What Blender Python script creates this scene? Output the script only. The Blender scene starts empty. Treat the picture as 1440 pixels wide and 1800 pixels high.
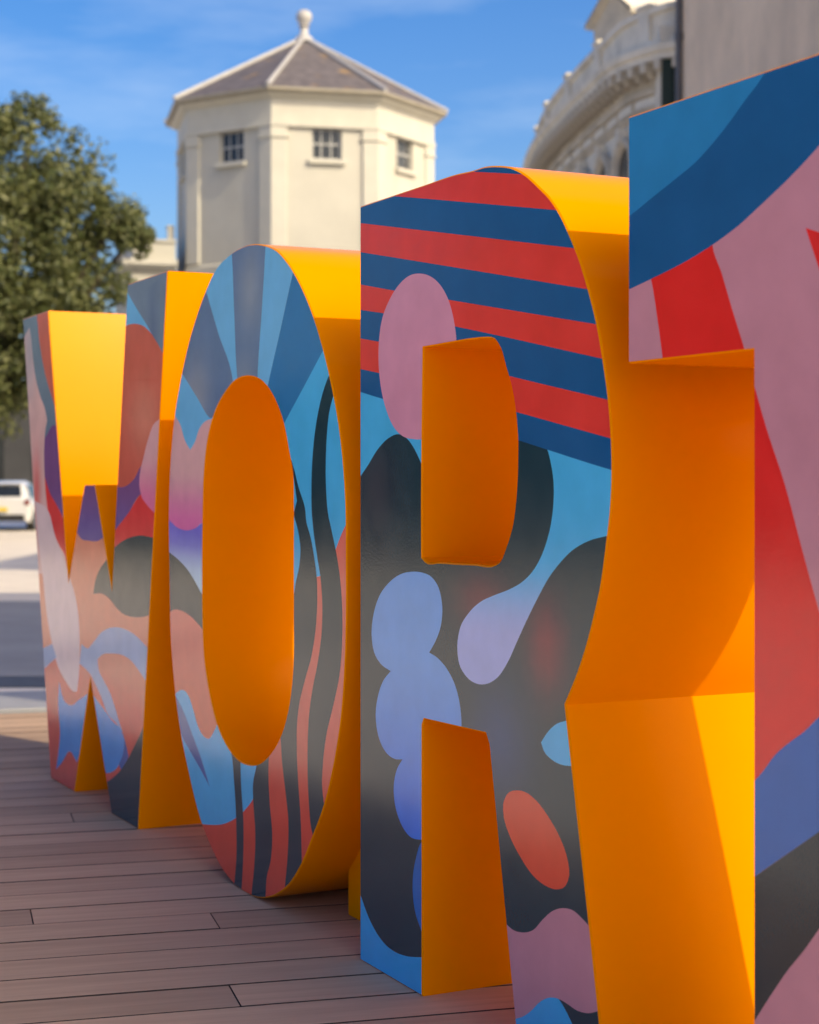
import bpy, bmesh, math, random
from mathutils import Vector, Matrix
from mathutils.geometry import delaunay_2d_cdt
R = math.radians
scene = bpy.context.scene
C = scene.collection
random.seed(7)

# ------------------------------------------------------------------ camera
EYE = 1.275
cam_d = bpy.data.cameras.new('camera')
cam = bpy.data.objects.new('camera', cam_d); C.objects.link(cam)
cam.location = (0, 0, EYE); cam.rotation_euler = (R(90), 0, 0)
cam_d.sensor_fit = 'VERTICAL'; cam_d.sensor_height = 36; cam_d.sensor_width = 36
cam_d.lens = 61.0; cam_d.shift_y = -0.0317
cam_d.clip_start = .05; cam_d.clip_end = 3000
cam_d.dof.use_dof = True; cam_d.dof.focus_distance = 4.25; cam_d.dof.aperture_fstop = 4.0
scene.camera = cam

# ------------------------------------------------------------------ sky and sun
SUN_H = Vector((.7774, -.6291)).normalized(); SUN_EL = R(38.3)
SUN = Vector((SUN_H.x*math.cos(SUN_EL), SUN_H.y*math.cos(SUN_EL), math.sin(SUN_EL)))
w = bpy.data.worlds.new('World'); scene.world = w; w.use_nodes = True
nt = w.node_tree; nt.nodes.clear()
def wn(t, **k):
    n = nt.nodes.new(t)
    for a, b in k.items(): setattr(n, a, b)
    return n
sky = wn('ShaderNodeTexSky', sky_type='NISHITA', sun_disc=False, sun_elevation=SUN_EL,
         sun_rotation=math.atan2(SUN_H.x, SUN_H.y), altitude=10, air_density=.8, dust_density=3.3, ozone_density=2.0)
tc = wn('ShaderNodeTexCoord')
mp = wn('ShaderNodeMapping'); mp.inputs['Scale'].default_value = (3.0, 3.0, 13.0); mp.inputs['Rotation'].default_value = (R(8), R(14), R(20))
ns = wn('ShaderNodeTexNoise'); ns.inputs['Scale'].default_value = 1.5; ns.inputs['Detail'].default_value = 6; ns.inputs['Roughness'].default_value = .55
rp = wn('ShaderNodeValToRGB'); rp.color_ramp.elements[0].position = .52; rp.color_ramp.elements[1].position = .90
rp.color_ramp.elements[1].color = (.24, .24, .24, 1)
mx = wn('ShaderNodeMixRGB'); mx.inputs['Color2'].default_value = (5.4, 6.0, 6.8, 1)
hs = wn('ShaderNodeHueSaturation'); hs.inputs['Saturation'].default_value = 1.5; hs.inputs['Hue'].default_value = .512
bg = wn('ShaderNodeBackground'); bg.inputs['Strength'].default_value = .142
wo = wn('ShaderNodeOutputWorld')
L = nt.links.new
L(tc.outputs['Generated'], mp.inputs['Vector']); L(mp.outputs['Vector'], ns.inputs['Vector'])
L(ns.outputs['Fac'], rp.inputs['Fac']); L(rp.outputs['Color'], mx.inputs['Fac'])
L(sky.outputs['Color'], hs.inputs['Color']); L(hs.outputs['Color'], mx.inputs['Color1']); L(mx.outputs['Color'], bg.inputs['Color'])
L(bg.outputs['Background'], wo.inputs['Surface'])
sd = bpy.data.lights.new('sun', 'SUN'); sd.energy = 2.0; sd.angle = R(.53); sd.color = (1, .91, .77)
so = bpy.data.objects.new('sun', sd); C.objects.link(so); so.rotation_euler = SUN.to_track_quat('Z', 'Y').to_euler()
scene.view_settings.view_transform = 'Standard'; scene.view_settings.look = 'None'
scene.view_settings.gamma = 1; scene.view_settings.use_curve_mapping = False
scene.view_settings.exposure = .82
scene.view_settings.use_white_balance = True; scene.view_settings.white_balance_temperature = 7700; scene.view_settings.white_balance_tint = 6

# ------------------------------------------------------------------ helpers
def lin(c):
    return tuple(((v/255)/12.92 if v/255 <= .04045 else ((v/255+.055)/1.055)**2.4) for v in c)
class MB:
    def __init__(s): s.v = []; s.f = []; s.m = []
    def poly(s, pts, mi=0):
        b = len(s.v); s.v += [tuple(p) for p in pts]; s.f.append(tuple(range(b, b+len(pts)))); s.m.append(mi)
    def box(s, x0, x1, y0, y1, z0, z1, mi=0, M=None):
        P = [Vector((x, y, z)) for z in (z0, z1) for y in (y0, y1) for x in (x0, x1)]
        if M: P = [M @ p for p in P]
        b = len(s.v); s.v += [tuple(p) for p in P]
        for q in ((0,2,3,1),(4,5,7,6),(0,1,5,4),(2,6,7,3),(0,4,6,2),(1,3,7,5)):
            s.f.append(tuple(b+i for i in q)); s.m.append(mi)
    def grid(s, rows, closed=False, mi=0):
        b = len(s.v); n = len(rows[0])
        for r in rows: s.v += [tuple(p) for p in r]
        for i in range(len(rows)-1):
            for j in range(n if closed else n-1):
                k = (j+1) % n
                s.f.append((b+i*n+j, b+i*n+k, b+(i+1)*n+k, b+(i+1)*n+j)); s.m.append(mi)
    def tube(s, a, c, r0, r1=None, n=10, cap=True, mi=0):
        a = Vector(a); c = Vector(c); r1 = r0 if r1 is None else r1
        q = (c-a).to_track_quat('Z', 'Y')
        ring = [q @ Vector((math.cos(t), math.sin(t), 0)) for t in [2*math.pi*i/n for i in range(n)]]
        s.grid([[a+p*r0 for p in ring], [c+p*r1 for p in ring]], True, mi)
        if cap:
            s.poly([a+p*r0 for p in reversed(ring)], mi); s.poly([c+p*r1 for p in ring], mi)
    def lathe(s, prof, org=(0,0,0), n=20, mi=0):
        o = Vector(org)
        s.grid([[o+Vector((r*math.cos(2*math.pi*i/n), r*math.sin(2*math.pi*i/n), z)) for i in range(n)] for r, z in prof], True, mi)
    def build(s, name, mat, parent=None, smooth=None, loc=None, bevel=None):
        me = bpy.data.meshes.new(name); me.from_pydata(s.v, [], s.f); me.update()
        mats = mat if isinstance(mat, (list, tuple)) else [mat]
        for m in mats: me.materials.append(m)
        if len(mats) > 1: me.polygons.foreach_set('material_index', s.m)
        bm = bmesh.new(); bm.from_mesh(me); bmesh.ops.remove_doubles(bm, verts=bm.verts, dist=1e-5)
        bmesh.ops.recalc_face_normals(bm, faces=bm.faces); bm.to_mesh(me); bm.free()
        if smooth is not None:
            me.shade_smooth(); me.set_sharp_from_angle(angle=R(smooth))
        o = bpy.data.objects.new(name, me); C.objects.link(o)
        if parent: o.parent = parent
        if loc: o.location = loc
        if bevel:
            b = o.modifiers.new('bevel', 'BEVEL'); b.width = bevel; b.segments = 2; b.limit_method = 'ANGLE'
        return o
def empty(name, loc=(0,0,0), rz=0, parent=None):
    o = bpy.data.objects.new(name, None); C.objects.link(o); o.location = loc; o.rotation_euler = (0,0,rz); o.empty_display_size = .2
    if parent: o.parent = parent
    return o
def tag(o, label=None, cat=None, group=None, kind=None):
    if label: o['label'] = label
    if cat: o['category'] = cat
    if group: o['group'] = group
    if kind: o['kind'] = kind
    return o
def child(ob, mesh, name, M=None):
    o = bpy.data.objects.new(name, mesh); C.objects.link(o); o.parent = ob
    if M: o.matrix_local = M
    return o

# ------------------------------------------------------------------ materials
def mat(name, col, rough=.6, noise=None, bump=None, vary=.12, spec=.5, ior=1.5, coat=0, stretch=(1,1,1), metal=0, stain=None, rand=0):
    """procedural principled material: base colour with two octaves of tonal variation, optional stain colour and fine bump"""
    m = bpy.data.materials.new(name); m.use_nodes = True
    t = m.node_tree; b = t.nodes['Principled BSDF']; l = t.links.new
    b.inputs['Roughness'].default_value = rough; b.inputs['IOR'].default_value = ior
    b.inputs['Specular IOR Level'].default_value = spec; b.inputs['Metallic'].default_value = metal
    if coat: b.inputs['Coat Weight'].default_value = coat; b.inputs['Coat Roughness'].default_value = .08
    co = t.nodes.new('ShaderNodeTexCoord'); mp = t.nodes.new('ShaderNodeMapping'); mp.inputs['Scale'].default_value = stretch
    l(co.outputs['Object'], mp.inputs['Vector'])
    nz = t.nodes.new('ShaderNodeTexNoise'); nz.inputs['Scale'].default_value = noise or 3; nz.inputs['Detail'].default_value = 7; nz.inputs['Roughness'].default_value = .6
    l(mp.outputs['Vector'], nz.inputs['Vector'])
    r = t.nodes.new('ShaderNodeMapRange'); r.inputs['From Min'].default_value = .3; r.inputs['From Max'].default_value = .7
    r.inputs['To Min'].default_value = 1-vary; r.inputs['To Max'].default_value = 1+vary
    l(nz.outputs['Fac'], r.inputs['Value'])
    out = r.outputs['Result']
    if rand:
        oi = t.nodes.new('ShaderNodeObjectInfo'); r2 = t.nodes.new('ShaderNodeMapRange')
        r2.inputs['To Min'].default_value = 1-rand; r2.inputs['To Max'].default_value = 1+rand
        l(oi.outputs['Random'], r2.inputs['Value'])
        mu = t.nodes.new('ShaderNodeMath'); mu.operation = 'MULTIPLY'; l(out, mu.inputs[0]); l(r2.outputs['Result'], mu.inputs[1]); out = mu.outputs[0]
    v = t.nodes.new('ShaderNodeVectorMath'); v.operation = 'SCALE'; v.inputs[0].default_value = col[:3]
    l(out, v.inputs['Scale']); cout = v.outputs['Vector']
    if stain:
        sc, lo, hi, scol, amt, strv = stain
        m2 = t.nodes.new('ShaderNodeMapping'); m2.inputs['Scale'].default_value = strv; l(co.outputs['Object'], m2.inputs['Vector'])
        n2 = t.nodes.new('ShaderNodeTexNoise'); n2.inputs['Scale'].default_value = sc; n2.inputs['Detail'].default_value = 5; l(m2.outputs['Vector'], n2.inputs['Vector'])
        r3 = t.nodes.new('ShaderNodeMapRange'); r3.inputs['From Min'].default_value = lo; r3.inputs['From Max'].default_value = hi
        r3.inputs['To Max'].default_value = amt; l(n2.outputs['Fac'], r3.inputs['Value'])
        mi = t.nodes.new('ShaderNodeMixRGB'); mi.inputs['Color2'].default_value = (*scol, 1)
        l(r3.outputs['Result'], mi.inputs['Fac']); l(cout, mi.inputs['Color1']); cout = mi.outputs['Color']
    l(cout, b.inputs['Base Color'])
    if bump:
        nb = t.nodes.new('ShaderNodeTexNoise'); nb.inputs['Scale'].default_value = bump[0]; nb.inputs['Detail'].default_value = 3
        l(mp.outputs['Vector'], nb.inputs['Vector'])
        bp = t.nodes.new('ShaderNodeBump'); bp.inputs['Strength'].default_value = bump[1]; bp.inputs['Distance'].default_value = bump[2]
        l(nb.outputs['Fac'], bp.inputs['Height']); l(bp.outputs['Normal'], b.inputs['Normal'])
    return m
ORANGE = mat('orange_enamel', (.88, .285, .0010), rough=.20, noise=2.2, vary=.03, bump=(45, .03, .001), spec=.03)
PLANK = mat('composite_plank', (.47, .318, .215), rough=.74, spec=.2, noise=30, vary=.13, stretch=(.06, 1, 1), bump=(160, .30, .002), rand=.16,
            stain=(1.3, .50, .80, (.50, .37, .28), .4, (1,1,1)))
GROOVE = mat('plank_groove', (.05, .036, .030), rough=.9, noise=20, vary=.3)
UNDER = mat('deck_underside', (.006, .005, .0045), rough=.9)
PAVE = mat('pale_paving', (.78, .69, .58), rough=.8, noise=.9, vary=.12, bump=(30, .2, .004), stain=(.35, .5, .75, (.62, .55, .47), .6, (1,1,1)))
SHADEPAVE = mat('shade_paving', (.30, .29, .285), rough=.8, noise=1.2, vary=.12)
EDGING = mat('grey_concrete', (.33, .33, .34), rough=.6, noise=4, vary=.1)
GUTTER = mat('dark_granite', (.10, .10, .105), rough=.6, noise=8, vary=.2)
STUCCO = mat('cream_stucco', (.50, .48, .41), rough=.75, noise=1.3, vary=.05, bump=(25, .15, .01), stain=(.9, .5, .8, (.40, .37, .30), .5, (1.2,1.2,.25)))
STUCCO_TRIM = mat('cream_stucco_trim', (.53, .51, .435), rough=.7, noise=2, vary=.05, stain=(1.5, .55, .8, (.45, .42, .35), .45, (1,1,.4)))
SLATE = mat('roof_slate', (.125, .108, .106), rough=.6, noise=4, vary=.35, bump=(9, .4, .03), stain=(1.9, .60, .70, (.36, .21, .05), .75, (1,1,1.6)))
LEAD = mat('lead_hip', (.42, .41, .40), rough=.5, noise=5, vary=.15)
GUTTERING = mat('cast_gutter', (.30, .27, .21), rough=.6, noise=3, vary=.15)
GLASS = mat('window_glass', (.020, .024, .028), rough=.08, noise=1, vary=.3)
SASH = mat('sash_paint', (.42, .42, .40), rough=.5)
STONE = mat('weathered_stone', (.58, .51, .40), rough=.85, noise=2.2, vary=.22, bump=(14, .3, .02), stain=(.8, .5, .75, (.17, .145, .11), .65, (1,1,.5)))
STONE_PALE = mat('pale_stone', (.74, .68, .57), rough=.8, noise=2.5, vary=.15, stain=(1.4, .5, .8, (.27, .24, .19), .6, (1,1,.4)))
RENDER = mat('beige_render', (.86, .65, .46), rough=.9, noise=.9, vary=.14, bump=(18, .3, .01), stain=(.7, .45, .75, (.66, .50, .36), .75, (1,1,.5)))
PIPE = mat('grey_pipe', (.12, .115, .12), rough=.5)
SHUTTER = mat('green_shutter', (.010, .030, .022), rough=.5)
FARWALL = mat('far_grey_wall', (.045, .046, .048), rough=.9, noise=.6, vary=.2)
BARK = mat('bark', (.085, .065, .048), rough=.9, noise=6, vary=.3)
CARPAINT = mat('white_car_paint', (.78, .78, .78), rough=.25, coat=.6, vary=.02)
RUBBER = mat('tyre_rubber', (.015, .015, .016), rough=.8)
ALLOY = mat('alloy', (.45, .45, .46), rough=.35, metal=.8)
LAMP_RED = mat('tail_lamp_red', (.18, .012, .010), rough=.2)
PLATE = mat('yellow_plate', (.80, .55, .04), rough=.4)
TRIMBLACK = mat('black_plastic', (.02, .02, .021), rough=.6)
IRON = mat('dark_iron', (.025, .026, .028), rough=.5)
WHITEPOST = mat('white_paint', (.75, .74, .70), rough=.5)

def leaf_mat(name, c0, c1):
    m = bpy.data.materials.new(name); m.use_nodes = True; t = m.node_tree; b = t.nodes['Principled BSDF']
    g = t.nodes.new('ShaderNodeNewGeometry'); r = t.nodes.new('ShaderNodeValToRGB')
    r.color_ramp.elements[0].color = (*c0, 1); r.color_ramp.elements[1].color = (*c1, 1)
    t.links.new(g.outputs['Random Per Island'], r.inputs['Fac']); t.links.new(r.outputs['Color'], b.inputs['Base Color'])
    b.inputs['Roughness'].default_value = .5
    tr = t.nodes.new('ShaderNodeBsdfTranslucent'); t.links.new(r.outputs['Color'], tr.inputs['Color'])
    mxs = t.nodes.new('ShaderNodeMixShader'); mxs.inputs[0].default_value = .25
    out = t.nodes['Material Output']; t.links.new(b.outputs[0], mxs.inputs[1]); t.links.new(tr.outputs[0], mxs.inputs[2]); t.links.new(mxs.outputs[0], out.inputs['Surface'])
    return m
LEAF = leaf_mat('olive_leaves', (.075, .10, .028), (.20, .205, .075))

HEDGE = leaf_mat('dark_hedge_leaves', (.016, .022, .009), (.045, .055, .022))
# enamel of the murals: patch colours, a few with painted reflections, stored per face corner
def mural_mat():
    m = bpy.data.materials.new('mural_enamel'); m.use_nodes = True; t = m.node_tree; b = t.nodes['Principled BSDF']; l = t.links.new
    a = t.nodes.new('ShaderNodeAttribute'); a.attribute_name = 'paint'
    co = t.nodes.new('ShaderNodeTexCoord')
    n = t.nodes.new('ShaderNodeTexNoise'); n.inputs['Scale'].default_value = 9; n.inputs['Detail'].default_value = 6
    l(co.outputs['Object'], n.inputs['Vector'])
    r = t.nodes.new('ShaderNodeMapRange'); r.inputs['From Min'].default_value = .3; r.inputs['From Max'].default_value = .7
    r.inputs['To Min'].default_value = .94; r.inputs['To Max'].default_value = 1.06; l(n.outputs['Fac'], r.inputs['Value'])
    v = t.nodes.new('ShaderNodeVectorMath'); v.operation = 'SCALE'; l(a.outputs['Color'], v.inputs[0]); l(r.outputs['Result'], v.inputs['Scale'])
    l(v.outputs['Vector'], b.inputs['Base Color'])
    r2 = t.nodes.new('ShaderNodeMapRange'); r2.inputs['From Min'].default_value = .3; r2.inputs['From Max'].default_value = .7
    r2.inputs['To Min'].default_value = .13; r2.inputs['To Max'].default_value = .20; l(n.outputs['Fac'], r2.inputs['Value'])
    l(r2.outputs['Result'], b.inputs['Roughness']); b.inputs['IOR'].default_value = 1.58
    nb = t.nodes.new('ShaderNodeTexNoise'); nb.inputs['Scale'].default_value = 190; nb.inputs['Detail'].default_value = 2
    mp = t.nodes.new('ShaderNodeMapping'); mp.inputs['Scale'].default_value = (1, 1, .75); l(co.outputs['Object'], mp.inputs['Vector']); l(mp.outputs['Vector'], nb.inputs['Vector'])
    nc = t.nodes.new('ShaderNodeTexNoise'); nc.inputs['Scale'].default_value = 5; nc.inputs['Detail'].default_value = 2; l(co.outputs['Object'], nc.inputs['Vector'])
    bp = t.nodes.new('ShaderNodeBump'); bp.inputs['Strength'].default_value = .30; bp.inputs['Distance'].default_value = .0005; l(nb.outputs['Fac'], bp.inputs['Height'])
    bq = t.nodes.new('ShaderNodeBump'); bq.inputs['Strength'].default_value = .08; bq.inputs['Distance'].default_value = .006; l(nc.outputs['Fac'], bq.inputs['Height'])
    l(bp.outputs['Normal'], bq.inputs['Normal']); l(bq.outputs['Normal'], b.inputs['Normal'])
    return m
MURAL = mural_mat()

# ------------------------------------------------------------------ ground
U = Vector((.965, .261, 0)).normalized(); Q = Vector((-U.y, U.x, 0)); UANG = math.atan2(U.y, U.x)
mb = MB()
mb.poly([(-900, -900, -.16), (900, -900, -.16), (900, 1500, -.16), (-900, 1500, -.16)])
tag(mb.build('plaza_ground', PAVE), kind='structure')
deck = empty('deck', (0, 0, 0), UANG); tag(deck, kind='structure')
PITCH, Q0, QMAX, RMIN, RMAX = .1844, 4.16, 9.87, -.42, 2.75
mb = MB(); mb.box(RMIN+.02, RMAX-.02, -2.9, QMAX, -.15, -.034)
mb.build('deck_frame', UNDER, deck)
plank_meshes = {}
def plank_mesh(length):
    k = round(length, 2)
    if k not in plank_meshes:
        m = MB(); h = (PITCH-.0068)/2; cch = .0012
        prof = [(-h, -.028), (-h, -cch), (-h+cch, 0), (h-cch, 0), (h, -cch), (h, -.028)]
        m.grid([[(0, y, z) for y, z in prof[2:4]], [(length-.004, y, z) for y, z in prof[2:4]]])
        for q in (prof[:3], prof[3:]): m.grid([[(0, y, z) for y, z in q], [(length-.004, y, z) for y, z in q]], mi=1)
        for x in (0, length-.004): m.poly([(x, y, z) for y, z in prof], 1)
        o = m.build('plank', [PLANK, GROOVE]); plank_meshes[k] = o.data; bpy.data.objects.remove(o)
    return plank_meshes[k]
fixed = {5: .26, 4: .769, 0: .705, 13: .483}
for i in range(int((-2.8-Q0)/PITCH), int((QMAX-Q0)/PITCH)):
    qc = Q0+(i+.5)*PITCH
    j = fixed.get(i, round(2.0+random.random()*1.5, 1))
    cuts = [RMIN]+[x for x in (j, j+3.6, j+7.2) if RMIN+.3 < x < RMAX-.3]+[RMAX]
    for a, b in zip(cuts, cuts[1:]):
        child(deck, plank_mesh(b-a), 'plank', Matrix.Translation((a, qc, random.uniform(-.0008, .0008))))
mb = MB(); mb.box(RMIN-.03, RMIN-.004, -2.9, QMAX, -.15, -.001); mb.build('fascia', PLANK, deck)
mb = MB(); mb.box(RMIN, RMAX, QMAX+.006, QMAX+.80, -.15, .004)
e = mb.build('deck_edging', EDGING, bevel=.01); e.rotation_euler = (0, 0, UANG); tag(e, kind='structure')
mb = MB(); mb.box(-6.6, 5.5, 12.65, 20.4, -.17, -.154); tag(mb.build('shade_paving', SHADEPAVE), kind='structure')  # darker patch of the paving, laid to deepen the house shadow there
mb = MB(); mb.box(-14, 5, 11.95, 12.6, -.17, -.152)
tag(mb.build('gutter_channel', GUTTER), kind='structure')

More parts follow.
